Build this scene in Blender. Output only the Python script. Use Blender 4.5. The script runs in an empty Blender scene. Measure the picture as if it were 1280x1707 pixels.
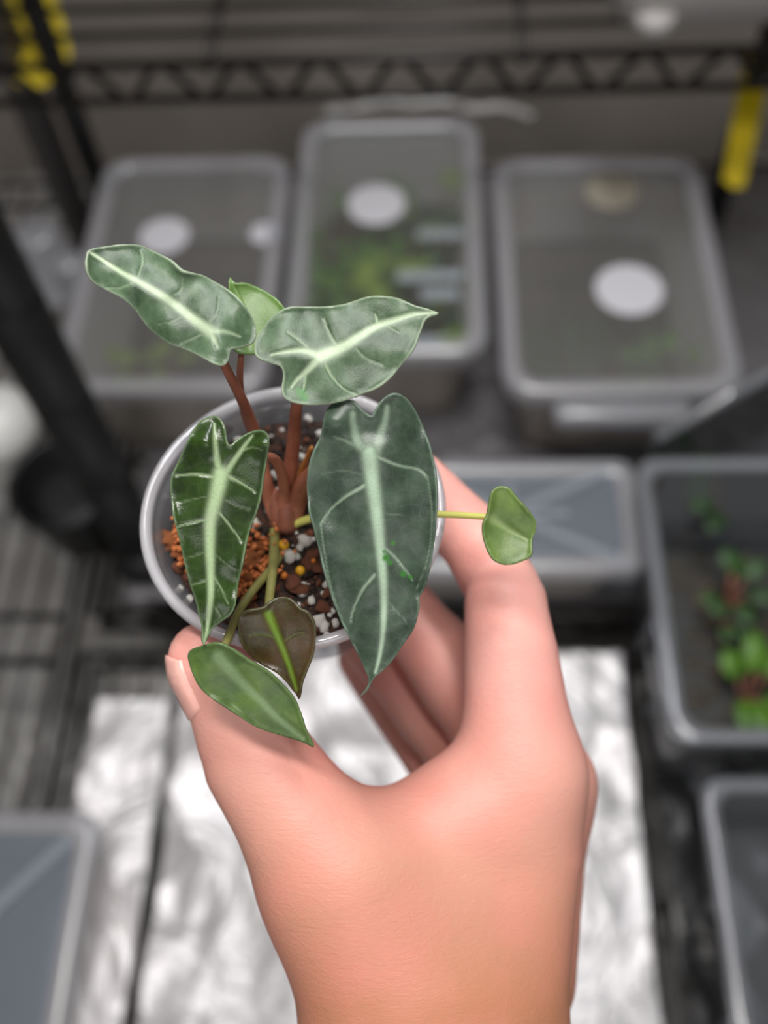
import bpy, bmesh, math, random
import numpy as np
from mathutils import Vector, Matrix, noise
from mathutils.geometry import delaunay_2d_cdt

random.seed(7)
rng = np.random.default_rng(7)
SC = bpy.context.scene
COL = SC.collection

# ------------------------------------------------------------------ camera
FPX, CX, CY = 1600.0, 640.0, 853.5
CAM = np.array([0.0, 0.0, 1.6])
def _basis():
    n = np.array([80, 947, 1600.0]); n /= np.linalg.norm(n)
    F = np.array([70, -2703, 1600.0]); F -= n * (F @ n); F /= np.linalg.norm(F)
    Z = -n
    return np.array([np.cross(F, Z), F, Z])
R = _basis()
cd = bpy.data.cameras.new('camera')
cam = bpy.data.objects.new('camera', cd); COL.objects.link(cam)
M3 = Matrix((R @ np.diag([1, -1, -1])).tolist())
cam.matrix_world = Matrix.Translation(Vector(CAM)) @ M3.to_4x4()
cd.sensor_fit = 'VERTICAL'; cd.sensor_height = 24.0; cd.sensor_width = 18.0
cd.lens = 24.0 * FPX / 1707.0
cd.clip_start = 0.01; cd.clip_end = 30
cd.dof.use_dof = True; cd.dof.focus_distance = 0.172; cd.dof.aperture_fstop = cd.lens / 4.3
SC.camera = cam

# ------------------------------------------------------------------ world, lights, exposure
SC.view_settings.view_transform = 'Standard'
SC.view_settings.look = 'None'
SC.view_settings.exposure = 0.0
SC.view_settings.gamma = 1.0
SC.view_settings.use_curve_mapping = False
try:
    SC.cycles.transparent_max_bounces = 24
    SC.cycles.max_bounces = 8
except Exception:
    pass
W = bpy.data.worlds.new('world'); SC.world = W; W.use_nodes = True
W.node_tree.nodes['Background'].inputs[0].default_value = (0.95, 0.97, 1.0, 1)
W.node_tree.nodes['Background'].inputs[1].default_value = 0.30

def area(name, loc, target, sx, sy, power, col, spread=180):
    l = bpy.data.lights.new(name, 'AREA'); l.shape = 'RECTANGLE'; l.size = sx; l.size_y = sy
    l.energy = power; l.color = col; l.spread = math.radians(spread)
    o = bpy.data.objects.new(name, l); COL.objects.link(o); o.location = loc
    o.rotation_euler = (Vector(target) - Vector(loc)).to_track_quat('-Z', 'Y').to_euler()
    return o
area('grow_light_main', (-0.05, 0.10, 2.35), (0.0, 0.24, 1.0), 0.60, 0.10, 5.0, (1.0, 0.965, 0.92), 150)
area('grow_light_rear', (0.05, 0.52, 2.30), (0.0, 0.5, 1.0), 0.60, 0.08, 4.6, (0.97, 0.98, 1.0), 150)

area('room_light', (0.15, -1.1, 2.1), (0.0, 0.3, 0.98), 0.9, 0.5, 2.4, (1.0, 0.97, 0.94), 150)  # unseen fill lamp added on the camera side to lift the box fronts

# ------------------------------------------------------------------ projection helpers (photo pixel -> place in the room)
def ray(px, py): return R @ np.array([(px - CX) / FPX, (py - CY) / FPX, 1.0])
def P(px, py, z): return ray(px, py) * z + CAM
def atH(px, py, h):
    r = ray(px, py); return CAM + r * ((h - CAM[2]) / r[2])
def proj(p):
    c = (np.asarray(p) - CAM) @ R
    return np.stack([CX + FPX * c[..., 0] / c[..., 2], CY + FPX * c[..., 1] / c[..., 2], c[..., 2]], -1)

# ------------------------------------------------------------------ object helpers
def tag(o, label=None, cat=None, group=None, kind=None):
    if label: o['label'] = label
    if cat: o['category'] = cat
    if group: o['group'] = group
    if kind: o['kind'] = kind
    return o
def thing(name, label, cat, loc=(0, 0, 0), group=None):
    o = bpy.data.objects.new(name, None); COL.objects.link(o); o.location = Vector(loc)
    o.empty_display_size = 0.01
    return tag(o, label, cat, group)
def root_loc(o):
    v = np.zeros(3)
    while o is not None:
        v = v + np.array(o.location); o = o.parent
    return v
def mesh_obj(name, V, F, mat=None, parent=None, smooth=True, attrs=None):
    """vertices in world coordinates; stored relative to the parent"""
    V = np.asarray(V, float)
    if parent is not None: V = V - root_loc(parent)
    me = bpy.data.meshes.new(name)
    me.from_pydata([tuple(v) for v in V], [], [tuple(int(i) for i in f) for f in F]); me.update()
    if smooth: me.polygons.foreach_set('use_smooth', [True] * len(me.polygons))
    if attrs:
        for k, a in attrs.items():
            at = me.attributes.new(k, 'FLOAT', 'POINT'); at.data.foreach_set('value', np.asarray(a, np.float32))
    if mat: me.materials.append(mat)
    o = bpy.data.objects.new(name, me); COL.objects.link(o)
    if parent is not None: o.parent = parent
    return o
def recenter(o):
    """top-level mesh: move its origin to the bottom centre"""
    me = o.data; n = len(me.vertices); a = np.empty(n * 3); me.vertices.foreach_get('co', a); a = a.reshape(-1, 3)
    c = np.array([(a[:, 0].min() + a[:, 0].max()) / 2, (a[:, 1].min() + a[:, 1].max()) / 2, a[:, 2].min()])
    me.vertices.foreach_set('co', (a - c).ravel()); o.location = Vector(c); me.update(); return o
class MB:
    def __init__(s): s.V = []; s.F = []
    def add(s, V, F):
        k = len(s.V); s.V += [tuple(v) for v in V]; s.F += [tuple(i + k for i in f) for f in F]; return s
    def box(s, c, d, rot=0.0, tilt=None):
        c = np.array(c); hx, hy, hz = d[0] / 2, d[1] / 2, d[2] / 2
        m = Matrix.Rotation(rot, 3, 'Z')
        if tilt is not None: m = m @ tilt
        vs = [tuple(np.array(m @ Vector((x, y, z))) + c) for x in (-hx, hx) for y in (-hy, hy) for z in (-hz, hz)]
        return s.add(vs, [(0, 1, 3, 2), (4, 6, 7, 5), (0, 4, 5, 1), (2, 3, 7, 6), (0, 2, 6, 4), (1, 5, 7, 3)])
    def tube(s, pts, rad, n=8, cap=True):
        V, F = tube(pts, rad, n, cap); return s.add(V, F)
    def build(s, name, mat, parent=None, smooth=True): return mesh_obj(name, s.V, s.F, mat, parent, smooth)
def tube(pts, rad, n=8, cap=True):
    pts = np.asarray(pts, float); m = len(pts)
    rad = np.full(m, rad) if np.isscalar(rad) else np.asarray(rad, float)
    T = np.gradient(pts, axis=0); T /= np.linalg.norm(T, axis=1)[:, None] + 1e-12
    up = np.array([0, 0, 1.0]) if abs(T[0][2]) < .9 else np.array([1.0, 0, 0])
    N = np.cross(T[0], up); N /= np.linalg.norm(N)
    V = []; F = []
    for i in range(m):
        N = N - T[i] * (N @ T[i]); N /= np.linalg.norm(N); B = np.cross(T[i], N)
        for k in range(n):
            a = 2 * math.pi * k / n; V.append(pts[i] + rad[i] * (math.cos(a) * N + math.sin(a) * B))
    for i in range(m - 1):
        for k in range(n):
            F.append((i * n + k, i * n + (k + 1) % n, (i + 1) * n + (k + 1) % n, (i + 1) * n + k))
    if cap: F.append(tuple(range(n))[::-1]); F.append(tuple(range((m - 1) * n, m * n)))
    return V, F
def crom(pts, step=1.0, closed=False):
    """Catmull-Rom resampling of a polyline of any dimension"""
    p = np.asarray(pts, float); n = len(p); out = []
    rngi = range(n) if closed else range(n - 1)
    for i in rngi:
        if closed: a, b, c, d = p[(i - 1) % n], p[i], p[(i + 1) % n], p[(i + 2) % n]
        else: a, b, c, d = p[max(i - 1, 0)], p[i], p[i + 1], p[min(i + 2, n - 1)]
        k = max(1, int(np.linalg.norm(c - b) / step))
        for j in range(k):
            t = j / k
            out.append(.5 * ((2 * b) + (c - a) * t + (2 * a - 5 * b + 4 * c - d) * t * t + (3 * b - a - 3 * c + d) * t ** 3))
    if not closed: out.append(p[-1])
    return np.array(out)
def rrect(hw, hd, r, k=5):
    out = []
    for cx, cy, a0 in ((hw - r, hd - r, 0), (-hw + r, hd - r, 90), (-hw + r, -hd + r, 180), (hw - r, -hd + r, 270)):
        for j in range(k + 1):
            a = math.radians(a0 + 90 * j / k); out.append((cx + r * math.cos(a), cy + r * math.sin(a)))
    return out
def loft(loops, c, rot=0.0, cap0=True, cap1=True):
    """loops: (half_w, half_d, corner_r, z)"""
    V = []; F = []; n = None
    cs, sn = math.cos(rot), math.sin(rot)
    for hw, hd, r, z in loops:
        pr = rrect(hw, hd, r); n = len(pr)
        V += [(c[0] + x * cs - y * sn, c[1] + x * sn + y * cs, c[2] + z) for x, y in pr]
    m = len(loops)
    for i in range(m - 1):
        for k in range(n):
            F.append((i * n + k, i * n + (k + 1) % n, (i + 1) * n + (k + 1) % n, (i + 1) * n + k))
    if cap0: F.append(tuple(range(n))[::-1])
    if cap1: F.append(tuple(range((m - 1) * n, m * n)))
    return V, F
def lathe(prof, c, n=48, closed=False):
    V = []; F = []; m = len(prof)
    for r, z in prof:
        for k in range(n):
            a = 2 * math.pi * k / n; V.append((c[0] + r * math.cos(a), c[1] + r * math.sin(a), c[2] + z))
    mm = m if closed else m - 1
    for i in range(mm):
        j = (i + 1) % m
        for k in range(n):
            F.append((i * n + k, i * n + (k + 1) % n, j * n + (k + 1) % n, j * n + k))
    return V, F

# ------------------------------------------------------------------ materials
def lin(c): return tuple(((x / 255) / 12.92 if x / 255 <= .04045 else ((x / 255 + .055) / 1.055) ** 2.4) for x in c) + (1,)
def newmat(name):
    m = bpy.data.materials.new(name); m.use_nodes = True
    nt = m.node_tree; return m, nt, nt.nodes['Principled BSDF']
def add_noise_bump(nt, b, scale, strength, dist=.001, detail=4):
    tc = nt.nodes.new('ShaderNodeTexCoord'); n = nt.nodes.new('ShaderNodeTexNoise')
    n.inputs['Scale'].default_value = scale; n.inputs['Detail'].default_value = detail
    bp = nt.nodes.new('ShaderNodeBump'); bp.inputs['Strength'].default_value = strength; bp.inputs['Distance'].default_value = dist
    nt.links.new(tc.outputs['Object'], n.inputs['Vector']); nt.links.new(n.outputs['Fac'], bp.inputs['Height'])
    nt.links.new(bp.outputs[0], b.inputs['Normal']); return n, tc
def pmat(name, col, rough=.5, metal=0., bump=None, var=None, spec=.5):
    m, nt, b = newmat(name)
    b.inputs['Base Color'].default_value = lin(col); b.inputs['Roughness'].default_value = rough
    b.inputs['Metallic'].default_value = metal; b.inputs['Specular IOR Level'].default_value = spec
    if bump: add_noise_bump(nt, b, *bump)
    if var:
        tc = nt.nodes.new('ShaderNodeTexCoord'); n = nt.nodes.new('ShaderNodeTexNoise'); n.inputs['Scale'].default_value = var[1]
        n.inputs['Detail'].default_value = 5
        r = nt.nodes.new('ShaderNodeValToRGB'); r.color_ramp.elements[0].color = lin(col); r.color_ramp.elements[1].color = lin(var[0])
        r.color_ramp.elements[0].position = .35; r.color_ramp.elements[1].position = .65
        nt.links.new(tc.outputs['Object'], n.inputs['Vector']); nt.links.new(n.outputs['Fac'], r.inputs[0]); nt.links.new(r.outputs[0], b.inputs['Base Color'])
    return m
def plastic(name, haze=.12, tint=(235, 238, 242), hazecol=(215, 218, 222), rough=.12, bump=None, refl=1.0):
    """thin clear or frosted plastic: see-through + milky scatter + mirror sheen"""
    m, nt, b = newmat(name); nt.nodes.remove(b); out = nt.nodes['Material Output']
    tr = nt.nodes.new('ShaderNodeBsdfTransparent'); tr.inputs[0].default_value = lin(tint)
    df = nt.nodes.new('ShaderNodeBsdfDiffuse'); df.inputs[0].default_value = lin(hazecol)
    tl = nt.nodes.new('ShaderNodeBsdfTranslucent'); tl.inputs[0].default_value = lin(hazecol)
    a = nt.nodes.new('ShaderNodeMixShader'); a.inputs[0].default_value = .4
    nt.links.new(df.outputs[0], a.inputs[1]); nt.links.new(tl.outputs[0], a.inputs[2])
    h = nt.nodes.new('ShaderNodeMixShader'); h.inputs[0].default_value = haze
    nt.links.new(tr.outputs[0], h.inputs[1]); nt.links.new(a.outputs[0], h.inputs[2])
    gl = nt.nodes.new('ShaderNodeBsdfGlossy'); gl.inputs['Roughness'].default_value = rough
    lw = nt.nodes.new('ShaderNodeLayerWeight'); lw.inputs['Blend'].default_value = .25
    mul = nt.nodes.new('ShaderNodeMath'); mul.operation = 'MULTIPLY_ADD'; mul.inputs[1].default_value = .5 * refl; mul.inputs[2].default_value = .05 * refl
    nt.links.new(lw.outputs['Fresnel'], mul.inputs[0])
    g = nt.nodes.new('ShaderNodeMixShader'); nt.links.new(mul.outputs[0], g.inputs[0])
    nt.links.new(h.outputs[0], g.inputs[1]); nt.links.new(gl.outputs[0], g.inputs[2]); nt.links.new(g.outputs[0], out.inputs[0])
    if bump:
        tc = nt.nodes.new('ShaderNodeTexCoord'); n = nt.nodes.new('ShaderNodeTexNoise'); n.inputs['Scale'].default_value = bump[0]
        bp = nt.nodes.new('ShaderNodeBump'); bp.inputs['Strength'].default_value = bump[1]; bp.inputs['Distance'].default_value = .001
        nt.links.new(tc.outputs['Object'], n.inputs['Vector']); nt.links.new(n.outputs['Fac'], bp.inputs['Height'])
        nt.links.new(bp.outputs[0], gl.inputs['Normal'])
    return m
def foilmat(name, col, rough, scale=45, strength=.7, dist=.004, metal=1.0):
    m, nt, b = newmat(name)
    b.inputs['Base Color'].default_value = lin(col); b.inputs['Metallic'].default_value = metal; b.inputs['Roughness'].default_value = rough
    tc = nt.nodes.new('ShaderNodeTexCoord')
    v = nt.nodes.new('ShaderNodeTexVoronoi'); v.inputs['Scale'].default_value = scale; v.feature = 'F1'
    n = nt.nodes.new('ShaderNodeTexNoise'); n.inputs['Scale'].default_value = scale * .7; n.inputs['Detail'].default_value = 5; n.inputs['Distortion'].default_value = 1.5
    ad = nt.nodes.new('ShaderNodeMath'); ad.operation = 'ADD'
    bp = nt.nodes.new('ShaderNodeBump'); bp.inputs['Strength'].default_value = strength; bp.inputs['Distance'].default_value = dist
    nt.links.new(tc.outputs['Object'], v.inputs['Vector']); nt.links.new(tc.outputs['Object'], n.inputs['Vector'])
    nt.links.new(v.outputs['Distance'], ad.inputs[0]); nt.links.new(n.outputs['Fac'], ad.inputs[1])
    nt.links.new(ad.outputs[0], bp.inputs['Height']); nt.links.new(bp.outputs[0], b.inputs['Normal'])
    return m

M = {}
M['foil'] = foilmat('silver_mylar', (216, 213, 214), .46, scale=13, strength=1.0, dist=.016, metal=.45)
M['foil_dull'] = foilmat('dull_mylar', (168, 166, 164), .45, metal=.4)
M['foil_dark'] = foilmat('dark_mylar', (44, 43, 42), .3, scale=30, metal=.5)
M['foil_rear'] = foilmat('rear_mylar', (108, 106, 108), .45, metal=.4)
M['wall'] = foilmat('tent_wall', (168, 160, 152), .55, scale=12, strength=.4, metal=.3)
M['floor'] = pmat('dark_floor', (52, 50, 50), .7, var=((66, 64, 62), 6))
M['chrome'] = pmat('black_chrome_wire', (40, 37, 36), .32, .6)
M['black'] = pmat('black_coat', (12, 11, 12), .5, .0)
M['black_pot'] = pmat('black_plastic', (11, 10, 11), .5)
M['yellow'] = pmat('yellow_card', (206, 182, 10), .45)
M['white'] = pmat('white_plastic', (225, 224, 220), .4)
M['tub'] = pmat('pale_tub', (176, 172, 170), .45)
M['white_disc'] = pmat('white_filter', (196, 194, 200), .75, bump=(400, .3, .0005))
M['cream_disc'] = pmat('cream_filter', (146, 140, 126), .8, bump=(400, .3, .0005))
M['grey_pole'] = pmat('grey_pole', (96, 92, 92), .45)
M['box'] = plastic('box_body', .8, hazecol=(232, 222, 210), rough=.25)
M['lid'] = plastic('box_lid', .2, hazecol=(184, 180, 174), rough=.22)
M['lid_clear'] = plastic('box_lid_clear', .06, hazecol=(170, 175, 160), rough=.2)
M['lid_rim'] = plastic('box_rim', .55, hazecol=(206, 205, 210), rough=.2)
M['lid_blue'] = plastic('blue_frosted_lid', .42, hazecol=(150, 160, 172), rough=.25)
M['rib'] = plastic('lid_rib', .7, hazecol=(188, 196, 204), rough=.2)
M['clear'] = plastic('clear_tray', .06, rough=.07, bump=(25, .25), refl=1.8)
M['clear_edge'] = plastic('clear_tray_edge', .4, hazecol=(190, 192, 198), rough=.1, refl=1.6)
M['cup'] = plastic('cup_wall', .13, hazecol=(230, 230, 232), rough=.06, bump=(120, .15))
M['cup_rim'] = plastic('cup_rim', .68, hazecol=(242, 240, 244), rough=.1, refl=1.5)
M['tray_dark'] = pmat('dark_seed_tray', (40, 42, 40), .5)
M['soil'] = pmat('peat', (34, 24, 20), .9, bump=(900, .8, .0012), var=((74, 46, 32), 350))
M['dirt'] = pmat('box_soil', (58, 54, 48), .9, bump=(300, .8, .002), var=((96, 78, 62), 90))
M['peatbit'] = pmat('peat_bits', (52, 34, 26), .85, var=((24, 18, 17), 600))
M['bark'] = pmat('bark_bits', (140, 80, 52), .8, bump=(1500, .6, .0005), var=((66, 38, 28), 500))
M['coir'] = pmat('orange_coir', (226, 142, 82), .85, bump=(2200, .9, .0006), var=((190, 100, 50), 900))
M['perlite'] = pmat('perlite', (228, 224, 216), .8, bump=(1600, .6, .0004))
M['pellet'] = pmat('fertilizer_bead', (226, 168, 34), .3)
M['pellet_o'] = pmat('fertilizer_bead_dark', (196, 112, 30), .35)
def greenmat(name, a, b_, sc=40):
    return pmat(name, a, .45, var=(b_, sc))
M['g1'] = greenmat('seedling_green', (112, 158, 44), (74, 118, 32))
M['g2'] = greenmat('seedling_dark', (50, 84, 36), (34, 60, 28))
M['g3'] = greenmat('seedling_lime', (172, 196, 60), (120, 150, 42))
M['g4'] = greenmat('seedling_mid', (84, 128, 30), (56, 92, 26))
M['pinkstem'] = pmat('seedling_stem', (150, 96, 76), .5)

# ------------------------------------------------------------------ the setting
S = 0.93        # level of the shelf the boxes stand on
def struct(o, label): return tag(o, label, 'structure', kind='structure')
def sheet(x0, x1, y0, y1, z, amp, nx, ny, seed=0, sc=18, thick=.0008, edge=.004):
    V = []; F = []
    for j in range(ny):
        for i in range(nx):
            u = i / (nx - 1); v = j / (ny - 1)
            x = x0 + (x1 - x0) * u; y = y0 + (y1 - y0) * v
            p = Vector((x * sc + seed * 7.3, y * sc * .6, seed * 3.1))
            h = 1 - abs(noise.noise(p)) * 2.2
            h2 = 1 - abs(noise.noise(p * 2.7 + Vector((4, 1, 0)))) * 2
            e = edge * (noise.noise(Vector((y * 20, x * 20, seed))) )
            dx = e if i in (0, nx - 1) else 0
            V.append((x + dx, y, z + amp * (.7 * h + .35 * h2)))
    for j in range(ny - 1):
        for i in range(nx - 1):
            a = j * nx + i; F.append((a, a + 1, a + nx + 1, a + nx))
    return V, F
struct(MB().box((0, .4, -.02), (3.2, 3.2, .04)).build('floor', M['floor'], None, False), 'dark floor far below the wire shelves')
V, F = sheet(-1.5, 1.5, -.4, 2.4, 0, .02, 60, 60, 3, 6)
V = [(x, 1.22 + z, y) for x, y, z in V]
struct(mesh_obj('wall_back', V, F, M['wall']), 'dull grey crinkled liner wall behind the rack')
struct(MB().box((-1.15, .4, 1.2), (.03, 3.0, 2.4)).build('wall_left', M['wall'], None, False), 'dull grey tent wall left of the rack')
struct(MB().box((1.15, .4, 1.2), (.03, 3.0, 2.4)).build('wall_right', M['wall'], None, False), 'dull grey tent wall right of the rack')

# ------------------------------------------------------------------ wire rack
rack = thing('wire_rack', 'black chrome wire rack carrying the boxes, with a higher rear shelf across the top', 'rack', (0, .36, 0))
WIRE = {}
def wire_copy(name, key, length, rad, loc, axis, parent):
    k = (key, round(length, 4), rad)
    if k not in WIRE:
        V, F = tube([(0, 0, 0), (0, 0, length * .5), (0, 0, length)], rad, 6)
        me = bpy.data.meshes.new(name); me.from_pydata([tuple(v) for v in V], [], F); me.update()
        me.polygons.foreach_set('use_smooth', [True] * len(me.polygons)); me.materials.append(M['chrome']); WIRE[k] = me
    o = bpy.data.objects.new(name, WIRE[k]); COL.objects.link(o); o.parent = parent
    o.location = Vector(np.array(loc) - root_loc(parent))
    o.rotation_euler = {'x': (0, math.pi / 2, 0), 'y': (-math.pi / 2, 0, 0)}[axis]
    return o
def shelf(x0, x1, y0, y1, h, axis, pitch, label, cross=(), truss='y0', rr=.0034, drop=.028, zig=.055):
    """frame mesh (rails) with wires and zigzag trusses as pieces below it"""
    b = MB()
    for z in (h, h - drop):
        for a, c in (((x0, y0), (x1, y0)), ((x0, y1), (x1, y1)), ((x0, y0), (x0, y1)), ((x1, y0), (x1, y1))):
            b.tube([(a[0], a[1], z), ((a[0] + c[0]) / 2, (a[1] + c[1]) / 2, z), (c[0], c[1], z)], rr, 8)
    fr = b.build('shelf', M['chrome'], rack); fr['label'] = label
    for c in cross:
        if axis == 'y': wire_copy('cross_rail', 'c', x1 - x0, rr, (x0, c, h - .004), 'x', fr)
        else: wire_copy('cross_rail', 'c', y1 - y0, rr, (c, y0, h - .004), 'y', fr)
    if axis == 'y':
        n = int((x1 - x0) / pitch)
        for i in range(1, n): wire_copy('wire', 'w', y1 - y0, .0016, (x0 + i * (x1 - x0) / n, y0, h + .0015), 'y', fr)
    else:
        n = int((y1 - y0) / pitch)
        for i in range(1, n): wire_copy('wire', 'w', x1 - x0, .0025, (x0, y0 + i * (y1 - y0) / n, h + .0015), 'x', fr)
    for e in (y0,) if truss == 'y0' else (y0, y1):
        pts = []; n = int((x1 - x0) / (zig / 2))
        for i in range(n + 1): pts.append((x0 + (x1 - x0) * i / n, e, h if i % 2 else h - drop))
        V = MB(); V.tube(crom(pts, .008), 0.0030, 6); V.build('zigzag_truss', M['chrome'], fr)
    return fr
shelf(-.385, .345, .606, .96, 1.19, 'x', .031, 'raised rear shelf with zigzag edge wire across the top', cross=(-.155, .065, .262))
shelf(-.262, .52, .305, .80, S, 'y', .025, 'main shelf under the frosted boxes', cross=(.45, .62))
shelf(-.262, .52, -.16, .272, S, 'y', .025, 'front shelf under the silver sheet', cross=(.10,))
shelf(-.66, -.285, -.16, .80, S - .006, 'y', .022, 'left shelf of bare wires', cross=(.10, .269, .307, .45))
def post(x, y, r, z1, label, z0=0.0):
    b = MB()
    b.add(*lathe([(0, 0), (r * 1.2, 0), (r * 1.2, .02), (r, .024)] + [(r * q, .024 + (z1 - z0 - .03) * k / 24 + dz) for k in range(1, 25) for q, dz in ((1, -.003), (.93, -.0015), (.93, .0), (1, .0015))] + [(r * .9, z1 - z0), (0, z1 - z0)], (x, y, z0), 20))
    o = b.build('post', M['black'], rack); o['label'] = label; return o
post(-.311, .72, .0105, 2.0, 'thin black rear post at the left')
post(.272, .72, .0105, 2.0, 'thin black rear post at the right')
fp = post(-.224, .352, .0185, 2.1, 'thick black front post crossing the left edge')
MB().add(*lathe([(.0185, -.03), (.027, -.028), (.026, .03), (.0185, .034)], (-.224, .352, S), 24)).build('collar', M['black'], fp)
o = MB().add(*lathe([(0, 0), (.016, 0), (.016, 1.25), (.014, 1.27), (0, 1.27)], (-.352, .735, .75), 20)).build('grey_pole', M['grey_pole'])
recenter(o); tag(o, 'smooth grey upright pole just left of the thin black rear post', 'pole')

# yellow sticky cards hung on the rear posts
def card(name, pts, d, label):
    V = [P(x, y, d) for x, y in pts]; n = len(V); nr = R @ np.array([0, 0, .0012])
    V += [v + nr for v in V]
    F = [tuple(range(n)), tuple(range(2 * n - 1, n - 1, -1))] + [(i, i + n, (i + 1) % n + n, (i + 1) % n) for i in range(n)]
    o = mesh_obj(name, V, F, M['yellow'], None, False); recenter(o); tag(o, label, 'sticky trap', 'yellow sticky cards on the rear posts')
card('sticky_card', [(-30, -40), (80, -40), (104, 30), (118, 85), (108, 118), (72, 146), (25, 140), (15, 100), (-30, 90)], .80, 'wide yellow sticky card behind the wires at the top left corner')
card('sticky_card', [(1240, 90), (1284, 90), (1276, 160), (1240, 312), (1222, 314), (1205, 300), (1222, 190)], .79, 'narrow yellow sticky strip hanging on the right rear post')

# ------------------------------------------------------------------ silver and dark sheets
def sheet_obj(name, args, mat, label, cat, sol=.0006, **k):
    V, F = sheet(*args, **k); o = mesh_obj(name, V, F, mat); recenter(o)
    s = o.modifiers.new('s', 'SOLIDIFY'); s.thickness = sol; tag(o, label, cat); return o
sheet_obj('mylar_sheet', (-.181, .139, -.12, .272, S + .004, .007, 150, 180), M['foil'], 'bright crumpled silver sheet under the hand at the bottom centre', 'foil', seed=1, sc=15)
sheet_obj('mylar_sheet', (-.246, -.190, -.12, .235, S + .004, .004, 40, 160), M['foil'], 'narrow crumpled silver strip left of the dark gap', 'foil', seed=5, sc=22)
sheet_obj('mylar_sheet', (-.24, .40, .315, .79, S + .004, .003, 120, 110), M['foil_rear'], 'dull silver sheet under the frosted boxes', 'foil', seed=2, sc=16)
sheet_obj('dark_sheet', (.152, .34, -.12, .29, S + .003, .006, 70, 120), M['foil_dark'], 'dark crinkled plastic sheet right of the bright silver one', 'sheet', seed=4, sc=16)
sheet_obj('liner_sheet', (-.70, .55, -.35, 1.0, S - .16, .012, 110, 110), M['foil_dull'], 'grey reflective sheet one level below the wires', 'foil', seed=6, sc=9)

# ------------------------------------------------------------------ frosted boxes
def storage_box(x0, x1, y0, y1, top, label, lidm, discs=(), tab=True, rot=0.0, ribs=False, h0=S + .009, bodym=None, group='frosted storage boxes on the shelf', name='storage_box', r=.022, pin=.012):
    cx, cy = (x0 + x1) / 2, (y0 + y1) / 2; hw, hd = (x1 - x0) / 2, (y1 - y0) / 2; H = top - h0
    t = thing(name, label, 'box', (cx, cy, h0), group)
    a, b = hw - .011, hd - .011; ta = .012
    body = [(a - ta, b - ta, r * .7, 0), (a - ta + .002, b - ta + .002, r * .8, .003), (a - .002, b - .002, r, H - .016), (a + .003, b + .003, r, H - .014), (a + .003, b + .003, r, H - .010),
            (a - .0035, b - .0035, r, H - .011), (a - ta - .0005, b - ta - .0005, r * .75, .004), (a - ta - .004, b - ta - .004, r * .6, .002)]
    mesh_obj('body', *loft(body, (cx, cy, h0)), bodym or M['box'], t)
    # lid: rim with rolled edge, then the panel slightly recessed
    rim = [(hw - .004, hd - .004, r, H - .021), (hw - .001, hd - .001, r, H - .018), (hw, hd, r, H - .003), (hw - .003, hd - .003, r, H), (hw - pin, hd - pin, r * .8, H), (hw - pin - .002, hd - pin - .002, r * .8, H - .004)]
    lid = mesh_obj('lid_rim', *loft(rim, (cx, cy, h0), cap0=False, cap1=False), M['lid_rim'], t)
    pn = [(hw - pin - .0005, hd - pin - .0005, r * .8, H - .0052), (hw - pin - .0008, hd - pin - .0008, r * .8, H - .0040)]
    mesh_obj('lid_panel', *loft(pn, (cx, cy, h0)), lidm, lid, False)
    if tab:
        mb = MB(); mb.add(*loft([(.046, .006, .004, 0), (.050, .010, .006, .006), (.050, .010, .006, .016), (.046, .007, .004, .019)], (cx, y0 - .004, h0 + H - .030)))
        mb.build('handle_tab', M['lid_rim'], lid)
    for px, py, wpx, hm, lb in discs:
        c = atH(px, py, top); rx = wpx / 2 * proj(c)[2] / FPX
        o = mesh_obj('filter_disc', *loft([(rx, rx * 1.0, rx * .98, 0), (rx, rx, rx * .98, .0009), (rx * .9, rx * .9, rx * .88, .0013)], (c[0], c[1], top - .0038)), M[hm], lid); o['label'] = lb
    if ribs:
        mb = MB(); L = math.hypot(hw, hd) * 1.7; an = math.atan2(hd, hw)
        mb.box((cx, cy, top - .0025), (L, .007, .003), an); mb.box((cx, cy, top - .0025), (L, .007, .003), -an)
        mb.box((cx, cy, top - .0025), (hw * .9, .006, .003)); mb.box((cx, cy, top - .0025), (.006, hd * 1.1, .003))
        mb.build('cross_rib', M['rib'], lid, False)
    return t
storage_box(-.287, -.121, .437, .697, 1.04, 'frosted storage box with a plain pale lid, leftmost of the three at the back', M['lid'],
            discs=((272, 388, 84, 'white_disc', 'white round filter patch'), (440, 384, 50, 'white_disc', 'small white round filter patch')), tab=False)
storage_box(-.114, .044, .469, .742, 1.04, 'frosted storage box full of green seedlings, middle of the three at the back', M['lid_clear'],
            discs=((627, 335, 97, 'white_disc', 'white round filter patch'),), tab=False)
storage_box(.053, .229, .431, .687, 1.04, 'frosted storage box with two round lid patches, rightmost of three at the back', M['lid'],
            discs=((1020, 313, 90, 'cream_disc', 'dim cream round filter patch'), (1050, 477, 114, 'white_disc', 'bright white round filter patch')))
storage_box(-.035, .146, .296, .388, 1.02, 'bluish frosted box with crossing ribs on its lid, behind the index finger', M['lid_blue'], ribs=True, tab=False, group='small frosted boxes near the front', r=.012)
storage_box(-.40, -.209, -.06, .142, .99, 'bluish frosted box with crossing ribs cut by the bottom left corner', M['lid_blue'], ribs=True, tab=False, group='small frosted boxes near the front', r=.014, h0=S + .003)

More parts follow.
